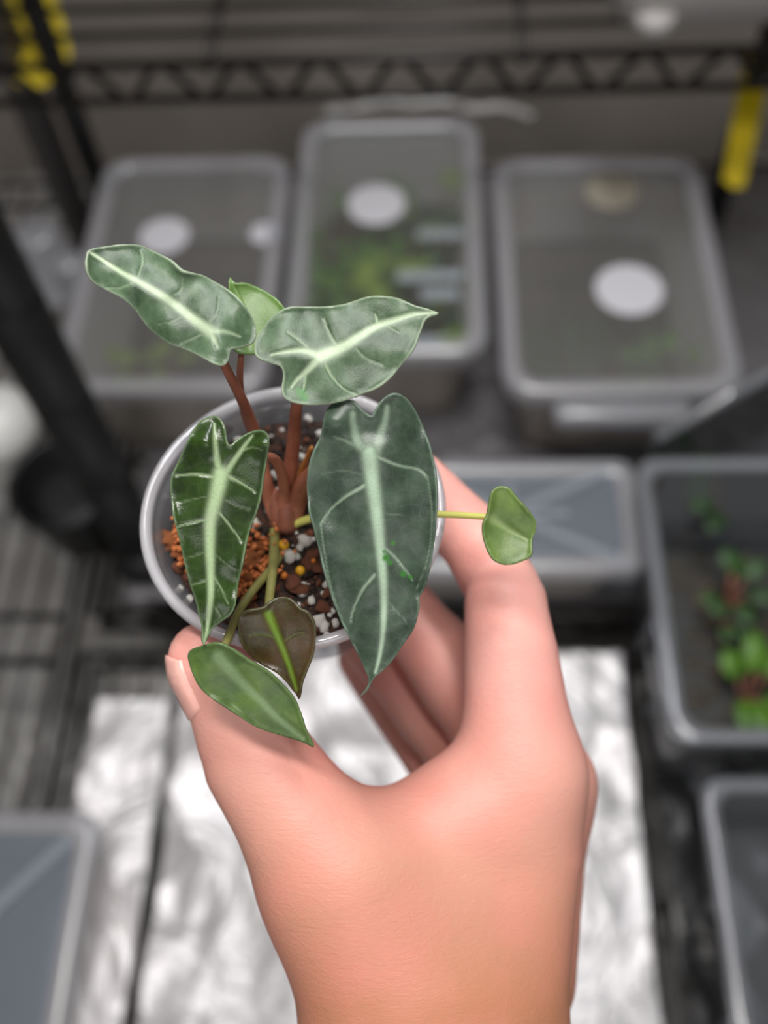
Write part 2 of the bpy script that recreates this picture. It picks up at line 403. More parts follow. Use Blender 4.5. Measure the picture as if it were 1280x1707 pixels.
# dark seed trays in the boxes, seedlings and white strips
def seed_tray(x0, x1, y0, y1, z, label, h=.025):
    cx, cy, hw, hd = (x0 + x1) / 2, (y0 + y1) / 2, (x1 - x0) / 2, (y1 - y0) / 2
    t = thing('seed_tray', label, 'tray', (cx, cy, z))
    mesh_obj('tray_shell', *loft([(hw - .004, hd - .004, .006, 0), (hw, hd, .008, h), (hw - .002, hd - .002, .007, h), (hw - .005, hd - .005, .006, h - .006)], (cx, cy, z), cap1=False), M['tray_dark'], t)
    mesh_obj('soil_bed', *loft([(hw - .006, hd - .006, .006, h - .012), (hw - .0055, hd - .0055, .006, h - .005)], (cx, cy, z)), M['dirt'], t, False)
    for i in range(1, 4): MB().box((cx, y0 + (y1 - y0) * i / 4, z + h - .003), (2 * hw - .012, .0025, .006)).build('divider', M['tray_dark'], t, False)
    return t
seed_tray(-.258, -.150, .466, .668, S + .013, 'dark seed tray inside the leftmost frosted box')
seed_tray(-.090, .020, .496, .712, S + .013, 'dark seed tray inside the middle frosted box')
seed_tray(.078, .204, .458, .660, S + .013, 'dark seed tray inside the rightmost frosted box')
def leaf_blade(mb, base, d, L, w, up, n=5):
    d = np.array(d, float); d[2] = 0; d /= np.linalg.norm(d); s = np.array([-d[1], d[0], 0]); V = []
    for i in range(n + 1):
        u = i / n; ww = w * math.sin(math.pi * min(u * .85 + .12, 1)) ** .8
        c = np.array(base) + d * L * u + np.array([0, 0, up * math.sin(u * 2.2) * L])
        V += [c + s * ww + np.array([0, 0, .15 * ww]), c + np.array([0, 0, -.1 * ww]), c - s * ww + np.array([0, 0, .15 * ww])]
    F = []
    for i in range(n):
        for k in (0, 1): a = i * 3 + k; F.append((a, a + 1, a + 4, a + 3))
    mb.add(V, F)
def seedling(x, y, z, h, nl, L, mat, label, group, stem='pinkstem'):
    t = thing('seedling', label, 'seedling', (x, y, z), group)
    st = MB(); lf = MB()
    for k in range(nl):
        a = rng.uniform(0, 6.28); hh = h * rng.uniform(.55, 1.0); q = h * .25
        top = (x + math.cos(a) * q, y + math.sin(a) * q, z + hh)
        st.tube([(x, y, z), (x + math.cos(a) * q * .3, y + math.sin(a) * q * .3, z + hh * .6), top], .0009, 5)
        leaf_blade(lf, top, (math.cos(a), math.sin(a), 0), L * rng.uniform(.8, 1.2), L * .36, .25)
    st.build('stem', M[stem], t); o = lf.build('foliage', M[mat], t); s = o.modifiers.new('s', 'SOLIDIFY'); s.thickness = .0004
    return t
zt = S + .033
M['tray_dark2'] = M['tray_dark']
for j, yy in enumerate((.52, .56, .605, .65)):
    for i, xx in enumerate((-.075, -.050, -.022, .004)):
        seedling(xx + rng.uniform(-.006, .006), yy + rng.uniform(-.008, .008), zt, .060, 6, .024, ('g3' if i >= 2 else 'g1') if rng.random() < .8 else 'g2',
                 ('leftmost', 'second from left', 'third from left', 'rightmost')[i] + ' seedling of the ' + ('front', 'second', 'third', 'rearmost')[j] + ' row in the middle frosted box', 'seedlings in the middle frosted box')
for i, (xx, yy) in enumerate(((.095, .475), (.115, .482), (.135, .476), (.155, .483), (.176, .474), (.188, .49), (.105, .50), (.15, .502))):
    seedling(xx, yy, zt, .052, 6, .020, 'g1' if i in (4, 5) else 'g2', ('leftmost dark', 'second from left dark', 'third from left dark', 'fourth from left dark', 'bright green right-hand', 'rightmost bright green', 'left one of two rear', 'right one of two rear')[i] + ' seedling at the front of the rightmost frosted box', 'seedlings in the rightmost frosted box')
for i, (xx, yy) in enumerate(((-.240, .483), (-.226, .480), (-.215, .488))):
    seedling(xx, yy, zt, .050, 6, .017, 'g3', ('leftmost', 'middle', 'rightmost')[i] + ' of the tiny green seedlings in the leftmost frosted box', 'seedlings in the leftmost frosted box')
def white_strip(px, py, wpx, h, label):  # plain white strips standing in for the pale dashes in the box
    c = atH(px, py, h); L = wpx * proj(c)[2] / FPX
    o = MB().add(*loft([(L / 2, .0055, .002, 0), (L / 2, .0055, .002, .0012)], (c[0], c[1], h))).build('plant_label', M['white'], None, False)
    recenter(o); tag(o, label, 'plant label', 'white labels in the middle frosted box')
white_strip(733, 391, 76, 1.028, 'white label strip farthest back in the middle frosted box')
white_strip(716, 461, 108, 1.028, 'longest white label strip, second from the back in the middle box')
white_strip(733, 491, 64, 1.028, 'short white label strip, third from the back in the middle box')
white_strip(712, 571, 118, 1.026, 'white label strip along the front wall of the middle box')

# ------------------------------------------------------------------ clear trays at the right
def clear_tray(x0, x1, y0, y1, z0, top, label):
    cx, cy, hw, hd = (x0 + x1) / 2, (y0 + y1) / 2, (x1 - x0) / 2, (y1 - y0) / 2; H = top - z0
    t = thing('clear_tray', label, 'tray', (cx, cy, z0), 'clear plastic trays at the right edge')
    mesh_obj('tray_shell', *loft([(hw - .016, hd - .014, .012, 0), (hw - .014, hd - .012, .013, .003), (hw - .006, hd - .006, .014, H - .006), (hw - .0075, hd - .0075, .013, H - .006), (hw - .016, hd - .0135, .012, .004), (hw - .02, hd - .018, .01, .002)], (cx, cy, z0)), M['clear'], t)
    mesh_obj('rim', *loft([(hw - .007, hd - .007, .014, H - .008), (hw, hd, .014, H - .008), (hw, hd, .014, H - .002), (hw - .002, hd - .002, .014, H), (hw - .008, hd - .008, .013, H), (hw - .009, hd - .009, .013, H - .006)], (cx, cy, z0), cap0=False, cap1=False), M['clear_edge'], t)
    for i in range(3):
        y = y0 + (y1 - y0) * (i + 1) / 4
        MB().add(*loft([(.002, .004, .0015, 0), (.002, .004, .0015, H * .6)], (x0 + .010, y, z0 + H * .25))).build('wall_ridge', M['clear_edge'], t)
    return t
clear_tray(.137, .40, .168, .362, S + .008, 1.06, 'clear plastic tray holding potted seedlings at the right edge')
clear_tray(.160, .42, -.10, .160, S + .008, 1.02, 'empty clear plastic tray in the bottom right corner')
tb = thing('soil_slab', 'dark gravelly soil layer inside the clear tray with seedlings', 'soil', (.28, .265, S + .012))
mesh_obj('soil_bed', *loft([(.110, .078, .01, 0), (.112, .079, .01, .018)], (.275, .265, S + .012)), M['tray_dark'], tb, False)
PEB = []
def chunk_mesh(name, mat, seed, sub=1, rough=.35, sx=1, sy=1, sz=1):
    bm = bmesh.new(); bmesh.ops.create_icosphere(bm, subdivisions=sub, radius=.5)
    for v in bm.verts:
        k_ = 1 + rough * noise.noise(v.co * 3 + Vector((seed * 5.1, 0, seed)))
        v.co = Vector((v.co.x * sx, v.co.y * sy, v.co.z * sz)) * k_
    me = bpy.data.meshes.new(name); bm.to_mesh(me); bm.free()
    me.polygons.foreach_set('use_smooth', [True] * len(me.polygons)); me.materials.append(mat); return me
def joined_chunks(name, mat, spots, parent, sub=1, seed=0, rough=.5, kind='stuff'):
    me0 = [chunk_mesh('c', mat, seed + i, sub, rough, 1, rng.uniform(.6, 1), rng.uniform(.5, .9)) for i in range(4)]
    VV = []; FF = []; k_ = 0
    data = []
    for m in me0:
        a = np.empty(len(m.vertices) * 3); m.vertices.foreach_get('co', a); data.append((a.reshape(-1, 3), [tuple(p.vertices) for p in m.polygons]))
    for i, (x, y, z, s) in enumerate(spots):
        v, f = data[i % 4]
        rot = np.array(Matrix.Rotation(rng.uniform(0, 6.28), 3, 'Z') @ Matrix.Rotation(rng.uniform(0, 6.28), 3, 'X'))
        VV.append(v @ rot.T * s + np.array([x, y, z])); FF += [tuple(j + k_ for j in q) for q in f]; k_ += len(v)
    o = mesh_obj(name, np.concatenate(VV), FF, mat, parent, True); o['kind'] = kind
    for m in me0: bpy.data.meshes.remove(m)
    return o
joined_chunks('gravel', M['dirt'], [(rng.uniform(.175, .375), rng.uniform(.195, .335), S + .031, rng.uniform(.004, .010)) for _ in range(500)], tb)
for px, py, ht, n, L, mt, lb in ((1200, 845, .055, 6, .020, 'g2', 'green seedling rising highest at the back of the clear tray'),
                                 (1222, 985, .040, 6, .018, 'g2', 'dull green seedling in the middle of the clear tray'),
                                 (1215, 1015, .030, 4, .014, 'g2', 'small dull seedling just in front of the middle one in the clear tray'),
                                 (1250, 1150, .042, 6, .024, 'g1', 'lime green seedling at the front of the clear tray')):
    c = atH(px, py, S + .06); mt = 'g4' if mt == 'g1' else mt; seedling(c[0], c[1], S + .03, ht, n, L, mt, lb, 'seedlings in the clear tray')
u = np.array([.85, .53, 0]); u /= np.linalg.norm(u); p0 = np.array([.150, .372, S + .012])
o = MB().box(p0 + u * .11 + np.array([0, 0, .062]), (.22, .003, .124), math.atan2(u[1], u[0])).build('clear_panel', M['clear'], None, False)
tt = thing('leaning_cover', 'clear plastic cover standing aslant behind the clear tray with seedlings', 'cover', p0 + u * .11)
bpy.data.objects.remove(o)
MB().box(p0 + u * .11 + np.array([0, 0, .062]), (.22, .003, .124), math.atan2(u[1], u[0])).build('panel', M['clear'], tt, False)
MB().tube([p0 + np.array([0, 0, .126]), p0 + u * .11 + np.array([0, 0, .126]), p0 + u * .22 + np.array([0, 0, .126])], .0045, 10).build('rim', M['clear_edge'], tt)

# ------------------------------------------------------------------ things at the left and on the upper shelf
c = atH(105, 800, 1.0)
t = thing('plant_pot', 'round black plastic pot beside the thick black front post', 'pot', (c[0], c[1], S))
mesh_obj('pot_wall', *lathe([(0, 0), (.030, 0), (.032, .003), (.040, .062), (.043, .063), (.043, .070), (.040, .071), (.0375, .068), (.030, .006), (0, .005)], (c[0], c[1], S), 40), M['black_pot'], t)
mesh_obj('soil_bed', *lathe([(0, .052), (.02, .053), (.0365, .050), (.034, .04), (0, .04)], (c[0], c[1], S), 32), M['black_pot'], t)
c = atH(36, 775, S)
t = thing('white_tub', 'white domed plastic tub cut by the left edge beside the black pot', 'tub', (c[0], c[1], S - .004))
mesh_obj('tub_body', *lathe([(0, 0), (.024, 0), (.028, .004), (.033, .045), (.033, .05)], (c[0], c[1], S - .004), 40), M['white'], t)
mesh_obj('tub_lid', *lathe([(.033, .048), (.0345, .049), (.0345, .062), (.031, .076), (.020, .086), (0, .089)], (c[0], c[1], S - .004), 40), M['white'], t)
for px, py, r_, lb in ((55, 385, .026, 'clear plastic cup turned upside down near the left edge, the larger of two'), (108, 432, .018, 'small clear plastic cup turned upside down near the left edge')):
    c = atH(px, py, 1.0)
    o = mesh_obj('upturned_cup', *lathe([(r_ * 1.15, 0), (r_ * 1.15, .003), (r_ * 1.05, .004), (r_ * .8, .066), (r_ * .7, .07), (0, .07), (0, .068), (r_ * .68, .068), (r_ * .76, .064), (r_ * 1.02, .001)], (c[0], c[1], S), 32), M['lid_rim'])
    recenter(o); tag(o, lb, 'cup', 'upturned clear cups at the left')
a = atH(1012, 48, 1.193); zt = 1.2
t = thing('white_tub', 'pale rounded plastic tub on the upper rear shelf in the top right corner', 'tub', (a[0] + .14, a[1] + .09, 1.1935))
mesh_obj('tub_body', *loft([(.128, .082, .018, 0), (.138, .09, .02, .006), (.142, .094, .022, .07), (.138, .09, .02, .071), (.128, .082, .018, .008)], (a[0] + .14, a[1] + .084, 1.1935)), M['tub'], t)
mesh_obj('tub_lid', *loft([(.146, .098, .022, .068), (.146, .098, .022, .078), (.138, .09, .02, .081)], (a[0] + .14, a[1] + .084, 1.1935)), M['white'], t)
mesh_obj('corner_foot', *lathe([(0, -.004), (.010, -.004), (.014, .0), (.014, .010), (0, .012)], (a[0] + .03, a[1] - .004, 1.198), 24), M['tub'], t)
pts = [atH(x, y, S + .03) for x, y in ((540, 205), (590, 198), (640, 190), (690, 192), (740, 188), (790, 200), (840, 196), (890, 214))]
o = mesh_obj('folded_liner', *tube(crom([p + np.array([0, .015, 0.0]) for p in pts], .006), [.006 + .003 * noise.noise(Vector((i * .3, 0, 0))) for i in range(len(crom([p + np.array([0, .015, 0.0]) for p in pts], .006)))], 10), M['foil_dull'])
recenter(o); tag(o, 'pale crumpled fold of liner lying behind the middle frosted box', 'liner')

# ------------------------------------------------------------------ the clear cup
C0 = P(487, 846, .195); RC = .031
cup = thing('clear_cup', 'clear round plastic cup with a milky rim held in the hand', 'cup', C0 - np.array([0, 0, .040]))
def rw(z): return .0292 + .30 * z           # outer wall radius at depth z (negative)
prof = [(0.0001, -.040), (rw(-.040) - .001, -.040), (rw(-.039), -.039)] + [(rw(z), z) for z in np.linspace(-.037, -.003, 10)] + [(.0294, -.0015), (.0289, -.0015)] + [(rw(z) - .0006, z) for z in np.linspace(-.004, -.037, 10)] + [(rw(-.038) - .001, -.0385), (.0001, -.0388)]
mesh_obj('cup_wall', *lathe(prof, C0, 96), M['cup'], cup)
mesh_obj('rim', *lathe([(.0287, -.0016), (.0292, -.0022), (.0308, -.0018), (.0312, -.0006), (.0309, .0004), (.0302, .0008), (.0294, .0005), (.0288, -.0004)], C0, 96, True), M['cup_rim'], cup)

# ------------------------------------------------------------------ potting mix
ZS = -.0062
mix = thing('potting_mix', 'dark chunky potting mix with white perlite and orange bark in the clear cup', 'soil', C0 + np.array([0, 0, -.037]))
RS = rw(ZS) - .0012
V = []; F = []; nr_, na = 26, 72
for i in range(nr_ + 1):
    r_ = RS * i / nr_
    for k in range(na):
        a = 2 * math.pi * k / na; x, y = r_ * math.cos(a), r_ * math.sin(a)
        h = .0011 * noise.noise(Vector((x, y, 0)) * 160) + .0007 * noise.noise(Vector((x, y, 3)) * 420)
        V.append(C0 + np.array([x, y, ZS + h]))
for z in np.linspace(ZS - .004, -.0365, 6):
    for k in range(na):
        a = 2 * math.pi * k / na; V.append(C0 + np.array([(rw(z) - .0014) * math.cos(a), (rw(z) - .0014) * math.sin(a), z]))
for i in range(nr_ + 6):
    for k in range(na): F.append((i * na + k, (i + 1) * na + k, (i + 1) * na + (k + 1) % na, i * na + (k + 1) % na))
F.append(tuple(range((nr_ + 6) * na, (nr_ + 7) * na)))
mesh_obj('soil_bed', V, F, M['soil'], mix)
def soil_pt(px, py, dz=0): return atH(px, py, C0[2] + ZS + dz)
def rnd_top():
    r_ = RS * math.sqrt(rng.random()) * .97; a = rng.uniform(0, 6.283); return C0[0] + r_ * math.cos(a), C0[1] + r_ * math.sin(a), C0[2] + ZS
def rnd_side():
    a = rng.uniform(0, 6.283); z = rng.uniform(-.034, ZS); r_ = rw(z) - .0018; return C0[0] + r_ * math.cos(a), C0[1] + r_ * math.sin(a), C0[2] + z
joined_chunks('peat_bits', M['peatbit'], [(*rnd_top(), rng.uniform(.0008, .0026)) for _ in range(1500)] + [(*rnd_side(), rng.uniform(.0008, .002)) for _ in range(500)], mix, seed=3)
joined_chunks('bark_bits', M['bark'], [(*rnd_top(), rng.uniform(.0005, .0016)) for _ in range(420)] + [(*rnd_side(), rng.uniform(.0006, .0015)) for _ in range(160)], mix, seed=9)
joined_chunks('perlite_bits', M['perlite'], [(*rnd_top(), rng.uniform(.0003, .0009)) for _ in range(220)] + [(*rnd_side(), rng.uniform(.0004, .0010)) for _ in range(120)], mix, seed=19)
sp = []
for cx_, cy_, sr_, n_ in ((425, 938, 22, 170), (280, 905, 18, 130), (290, 950, 16, 60), (405, 985, 14, 60)):
    for _ in range(n_):
        q_ = soil_pt(cx_ + rng.normal() * sr_, cy_ + rng.normal() * sr_); sp.append((q_[0], q_[1], q_[2] + rng.uniform(.0004, .0032), rng.uniform(.0005, .0015)))
sp = [q_ for q_ in sp if math.hypot(q_[0] - C0[0], q_[1] - C0[1]) < RS - .0008]
joined_chunks('coir_fibre', M['coir'], sp, mix, seed=31, rough=.9)
PM = [chunk_mesh('perlite', M['perlite'], i, 2, .55, 1, .85, .8) for i in range(4)]
BMs = [chunk_mesh('bark_chip', M['bark'], 20 + i, 2, .9, 1, .62, .35) for i in range(4)]
CMs = [chunk_mesh('coir_chunk', M['coir'], 40 + i, 3, .9, 1, .75, .5) for i in range(3)]
BL = [chunk_mesh('bead', M['pellet'], 60, 2, .08), chunk_mesh('bead', M['pellet_o'], 61, 2, .08)]
def bit(name, me, p, s, lift=.25):
    o = bpy.data.objects.new(name, me); COL.objects.link(o); o.parent = mix
    o.location = Vector(np.array(p) + np.array([0, 0, s * lift]) - root_loc(mix)); o.scale = (s, s, s)
    o.rotation_euler = (rng.uniform(-.5, .5), rng.uniform(-.5, .5), rng.uniform(0, 6.28)); return o
PX = .195 / FPX
for px, py, d in ((483, 930, 24), (509, 905, 24), (500, 915, 14), (506, 990, 18), (520, 1003, 14), (531, 1037, 22), (541, 1047, 18), (428, 878, 16), (447, 852, 12), (458, 795, 18), (462, 820, 14), (504, 765, 16),
                  (515, 700, 16), (270, 822, 14), (278, 830, 12), (545, 1060, 12), (300, 985, 16), (318, 1000, 14), (500, 960, 9), (498, 1010, 9), (560, 1040, 14), (427, 705, 12), (396, 735, 12), (532, 725, 14), (493, 720, 8), (555, 1020, 10)):
    bit('perlite', PM[int(rng.integers(4))], soil_pt(px, py), d * PX * 1.1)
for _ in range(34): bit('perlite', PM[int(rng.integers(4))], rnd_top(), rng.uniform(.0010, .0021))
for px, py, d in ((425, 935, 48), (414, 960, 40), (437, 915, 34), (285, 905, 40), (274, 895, 26), (300, 925, 28), (400, 990, 26)):
    bit('coir_chunk', CMs[int(rng.integers(3))], soil_pt(px, py), d * PX * .95)
for px, py, d in ((520, 930, 30), (512, 945, 24), (530, 950, 26), (475, 962, 20), (488, 975, 36), (500, 985, 34), (420, 1010, 26), (540, 1015, 30), (515, 1055, 34), (300, 950, 24), (545, 990, 22), (500, 780, 26), (380, 720, 22)):
    bit('bark_chip', BMs[int(rng.integers(4))], soil_pt(px, py), d * PX * 1.1)
for _ in range(38): bit('bark_chip', BMs[int(rng.integers(4))], rnd_top(), rng.uniform(.0014, .0032))
for px, py, d, w in ((473, 911, 19, 0), (501, 953, 17, 0), (474, 961, 13, 1), (460, 745 + 82, 8, 0), (522, 936, 10, 1)):
    bit('bead', BL[w], soil_pt(px, py, .0006), d * PX)

# ------------------------------------------------------------------ the plant
def c1(*p): return [(100 + x / 2, 380 + y / 2) for x, y in p]
def c2(*p): return [(200 + x / 2.2857, 680 + y / 2.2857) for x, y in p]
def c3(*p): return [(560 + x / 2.909, 760 + y / 2.909) for x, y in p]
def leafmat(name, dark, light, vein, edge, rough=.3, veinlet=0., scale=180, tip=None):
    m, nt, b = newmat(name); N = nt.nodes.new; Lk = nt.links.new
    tc = N('ShaderNodeTexCoord')
    n = N('ShaderNodeTexNoise'); n.inputs['Scale'].default_value = scale; n.inputs['Detail'].default_value = 6; n.inputs['Roughness'].default_value = .6
    Lk(tc.outputs['Object'], n.inputs['Vector'])
    mr = N('ShaderNodeMapRange'); mr.inputs[1].default_value = .36; mr.inputs[2].default_value = .66; Lk(n.outputs['Fac'], mr.inputs[0])
    base = N('ShaderNodeMix'); base.data_type = 'RGBA'; base.inputs[6].default_value = lin(dark); base.inputs[7].default_value = lin(light); Lk(mr.outputs[0], base.inputs[0])
    # fine net of veinlets
    v = N('ShaderNodeTexVoronoi'); v.feature = 'DISTANCE_TO_EDGE'; v.inputs['Scale'].default_value = 420; Lk(tc.outputs['Object'], v.inputs['Vector'])
    vm = N('ShaderNodeMapRange'); vm.inputs[1].default_value = .0; vm.inputs[2].default_value = .08; vm.inputs[3].default_value = veinlet; vm.inputs[4].default_value = 0; Lk(v.outputs['Distance'], vm.inputs[0])
    mx = N('ShaderNodeMix'); mx.data_type = 'RGBA'; mx.inputs[7].default_value = lin(vein); Lk(vm.outputs[0], mx.inputs[0]); Lk(base.outputs[2], mx.inputs[6])
    at = N('ShaderNodeAttribute'); at.attribute_name = 'vein'
    # grain on the vein colour
    n2 = N('ShaderNodeTexNoise'); n2.inputs['Scale'].default_value = 2500; n2.inputs['Detail'].default_value = 2; Lk(tc.outputs['Object'], n2.inputs['Vector'])
    g = N('ShaderNodeMath'); g.operation = 'MULTIPLY_ADD'; g.inputs[1].default_value = .5; g.inputs[2].default_value = .75; Lk(n2.outputs['Fac'], g.inputs[0])
    gm = N('ShaderNodeMath'); gm.operation = 'MULTIPLY'; gm.use_clamp = True; Lk(at.outputs['Fac'], gm.inputs[0]); Lk(g.outputs[0], gm.inputs[1])
    mv = N('ShaderNodeMix'); mv.data_type = 'RGBA'; mv.inputs[7].default_value = lin(vein); Lk(gm.outputs[0], mv.inputs[0]); Lk(mx.outputs[2], mv.inputs[6])
    ae = N('ShaderNodeAttribute'); ae.attribute_name = 'edge'
    me = N('ShaderNodeMix'); me.data_type = 'RGBA'; me.inputs[7].default_value = lin(edge); Lk(ae.outputs['Fac'], me.inputs[0]); Lk(mv.outputs[2], me.inputs[6])
    last = me
    as_ = N('ShaderNodeAttribute'); as_.attribute_name = 'spot'
    ms = N('ShaderNodeMix'); ms.data_type = 'RGBA'; ms.inputs[7].default_value = lin(tip or (40, 110, 20)); Lk(as_.outputs['Fac'], ms.inputs[0]); Lk(last.outputs[2], ms.inputs[6])
    Lk(ms.outputs[2], b.inputs['Base Color'])
    b.inputs['Roughness'].default_value = rough; b.inputs['Specular IOR Level'].default_value = .5
    b.inputs['Sheen Weight'].default_value = .08
    b.inputs['Subsurface Weight'].default_value = .12; b.inputs['Subsurface Radius'].default_value = (.3, 1, .2); b.inputs['Subsurface Scale'].default_value = .0008
    bp = N('ShaderNodeBump'); bp.inputs['Strength'].default_value = .16; bp.inputs['Distance'].default_value = .0002
    ad = N('ShaderNodeMath'); ad.operation = 'ADD'; Lk(n2.outputs['Fac'], ad.inputs[0]); Lk(n.outputs['Fac'], ad.inputs[1]); Lk(ad.outputs[0], bp.inputs['Height']); Lk(bp.outputs[0], b.inputs['Normal'])
    return m
def seg_dist(p, pl):
    """distance and arc parameter to a polyline"""
    pl = np.asarray(pl, float); best = np.full(len(p), 1e9); tt_ = np.zeros(len(p))
    L = np.r_[0, np.cumsum(np.linalg.norm(np.diff(pl, axis=0), axis=1))]
    for i in range(len(pl) - 1):
        a, b = pl[i], pl[i + 1]; v = b - a; l2 = v @ v + 1e-9
        h = np.clip((p - a) @ v / l2, 0, 1); d = np.linalg.norm(p - a - h[:, None] * v, axis=1)
        m = d < best; best[m] = d[m]; tt_[m] = (L[i] + h[m] * math.sqrt(l2)) / L[-1]
    return best, tt_
LEAVES = {}
def leaf(name, outline, zf, mid, veins, mat, label=None, fold=0., cup_=0., wave=.0003, edgew=2.2, edges=.6, spots=(), step=3.0, relief=.00022, seed=0, thick=.00045, bulge=()):
    ol = crom(outline, 2.6, True)
    # drop near-duplicate points
    keep = [0]
    for i in range(1, len(ol)):
        if np.linalg.norm(ol[i] - ol[keep[-1]]) > 1.2: keep.append(i)
    ol = ol[keep]
    x0, y0 = ol.min(0); x1, y1 = ol.max(0); pts = []
    j = 0; y = y0
    gx = []
    while y < y1:
        xs = np.arange(x0 + (step / 2 if j % 2 else 0), x1, step); gx.append(np.stack([xs, np.full(len(xs), y)], 1)); y += step * .87; j += 1
    g = np.concatenate(gx)
    # even-odd test
    ins = np.zeros(len(g), bool); n = len(ol)
    for i in range(n):
        (xa, ya), (xb, yb) = ol[i], ol[(i + 1) % n]
        if ya == yb: continue
        c_ = ((ya > g[:, 1]) != (yb > g[:, 1])) & (g[:, 0] < (xb - xa) * (g[:, 1] - ya) / (yb - ya) + xa)
        ins ^= c_
    g = g[ins]; d, _ = seg_dist(g, np.vstack([ol, ol[:1]])); g = g[d > step * .55]
    allp = np.vstack([ol, g])
    vv, ee, ff, *_r = delaunay_2d_cdt([Vector(p) for p in allp], [], [list(range(n))], 1, 1e-4)
    q = np.array([(v.x, v.y) for v in vv])
    de, _ = seg_dist(q, np.vstack([ol, ol[:1]]))
    vein = np.zeros(len(q)); rel = np.zeros(len(q))
    for pl, w0, w1, st in veins:
        plc = crom(pl, 6); d, t = seg_dist(q, plc); w = w0 + (w1 - w0) * t
        v_ = st * np.exp(-(d / w) ** 2.8) * (1 - .2 * t); vein = np.maximum(vein, v_); rel = np.maximum(rel, np.exp(-(d / (w * 1.4)) ** 2) * min(1, st + .2))
    dm, tm = seg_dist(q, crom(mid, 6)); md = np.array(mid)
    z = np.array([zf(a, b) for a, b in q])
    z = z + relief * rel * 1.3
    z = z + fold * dm / 100. + cup_ * (dm / 100.) ** 2
    z = z + wave * np.array([noise.noise(Vector((a * .018 + seed * 9, b * .018, seed))) for a, b in q]) * (1 + 30 / (de + 12))
    # puffed panels between veins, thin raised margin
    z = z - relief * 1.2 * np.exp(-(de / 5.0) ** 2)
    for bx, by, br, ba in bulge: z = z - ba * np.exp(-((q[:, 0] - bx) ** 2 + (q[:, 1] - by) ** 2) / br ** 2)
    V = np.stack([(q[:, 0] - CX) / FPX * z, (q[:, 1] - CY) / FPX * z, z], 1) @ R.T + CAM
    sp = np.zeros(len(q))
    for sx_, sy_, sr in spots: sp = np.maximum(sp, np.clip(1.6 - np.hypot(q[:, 0] - sx_, q[:, 1] - sy_) / sr * 1.2, 0, 1))
    ed = edges * np.exp(-(de / edgew) ** 2)
    o = mesh_obj(name, V, ff, mat, plant, True, {'vein': np.clip(vein, 0, 1), 'edge': ed, 'spot': sp})
    # faces must look towards the viewer side
    nrm = o.data.polygons[len(ff) // 2].normal; cc = V[ff[len(ff) // 2][0]] - CAM
    if np.dot(np.array(nrm), cc) > 0: o.data.flip_normals()
    s = o.modifiers.new('thickness', 'SOLIDIFY'); s.thickness = thick; s.offset = -1
    if label: o['label'] = label
    return o

BASE = soil_pt(474, 878)
plant = thing('young_alocasia', 'young plant with dark silver-veined arrow leaves growing in the clear cup', 'plant', BASE)
mA = leafmat('leaf_silver_green', (44, 68, 40), (92, 116, 86), (188, 206, 172), (170, 184, 158), .42, .03)
mC = leafmat('leaf_dark_green', (24, 40, 8), (44, 70, 14), (170, 192, 148), (128, 150, 112), .24, .02)
mD = leafmat('leaf_slate_green', (36, 52, 38), (66, 84, 66), (166, 188, 162), (120, 140, 122), .36, .03)
mE = leafmat('leaf_light_green', (86, 120, 52), (104, 136, 66), (150, 180, 110), (130, 160, 100), .4, .03)
mF = leafmat('leaf_bronze', (50, 42, 16), (70, 48, 22), (104, 140, 24), (96, 104, 60), .35, .05)
mG = leafmat('leaf_mid_green', (60, 84, 38), (88, 112, 46), (134, 158, 116), (110, 132, 84), .38, .05)
mH = leafmat('leaf_olive_green', (74, 98, 40), (104, 128, 60), (150, 168, 112), (124, 142, 84), .4, .04)

# leaf A, upper left
OA = c1((97, 75), (120, 66), (190, 57), (262, 56), (310, 75), (365, 105), (410, 145), (470, 155), (520, 180), (560, 205), (600, 240), (630, 280), (650, 320), (655, 355), (640, 385), (600, 400), (570, 405), (562, 440), (545, 457), (510, 450), (460, 425), (410, 403), (360, 385), (310, 350), (275, 310), (250, 275), (215, 240), (160, 210), (120, 188), (95, 160), (87, 120), (90, 90))
midA = c1((103, 82), (200, 145), (260, 178), (350, 232), (430, 292), (500, 345))
leaf('leaf', OA, lambda x, y: .166 + (x - 285) * .000004 + (y - 510) * -.000012, midA,
     [(midA, 2.5, 9, 1.0), (c1((430, 292), (500, 345)), 7, 10, 1.0), (c1((500, 345), (515, 370), (525, 395)), 6, 2.5, .7), (c1((500, 345), (550, 345), (600, 362)), 5, 2, .55),
      (c1((255, 172), (275, 115), (268, 72)), 2, 1.4, .4), (c1((250, 178), (200, 200), (150, 200)), 2, 1.2, .3), (c1((420, 285), (380, 310), (330, 320)), 1.8, 1.2, .22), (c1((350, 232), (400, 210), (410, 165)), 1.8, 1.2, .2), (c1((480, 335), (520, 290), (530, 230)), 1.8, 1.2, .22), (c1((480, 350), (440, 370), (400, 385)), 2, 1.2, .3)],
     mA, 'leaf with a long pale midrib at the upper left', fold=.0016, wave=.0008, seed=1, edges=.75)
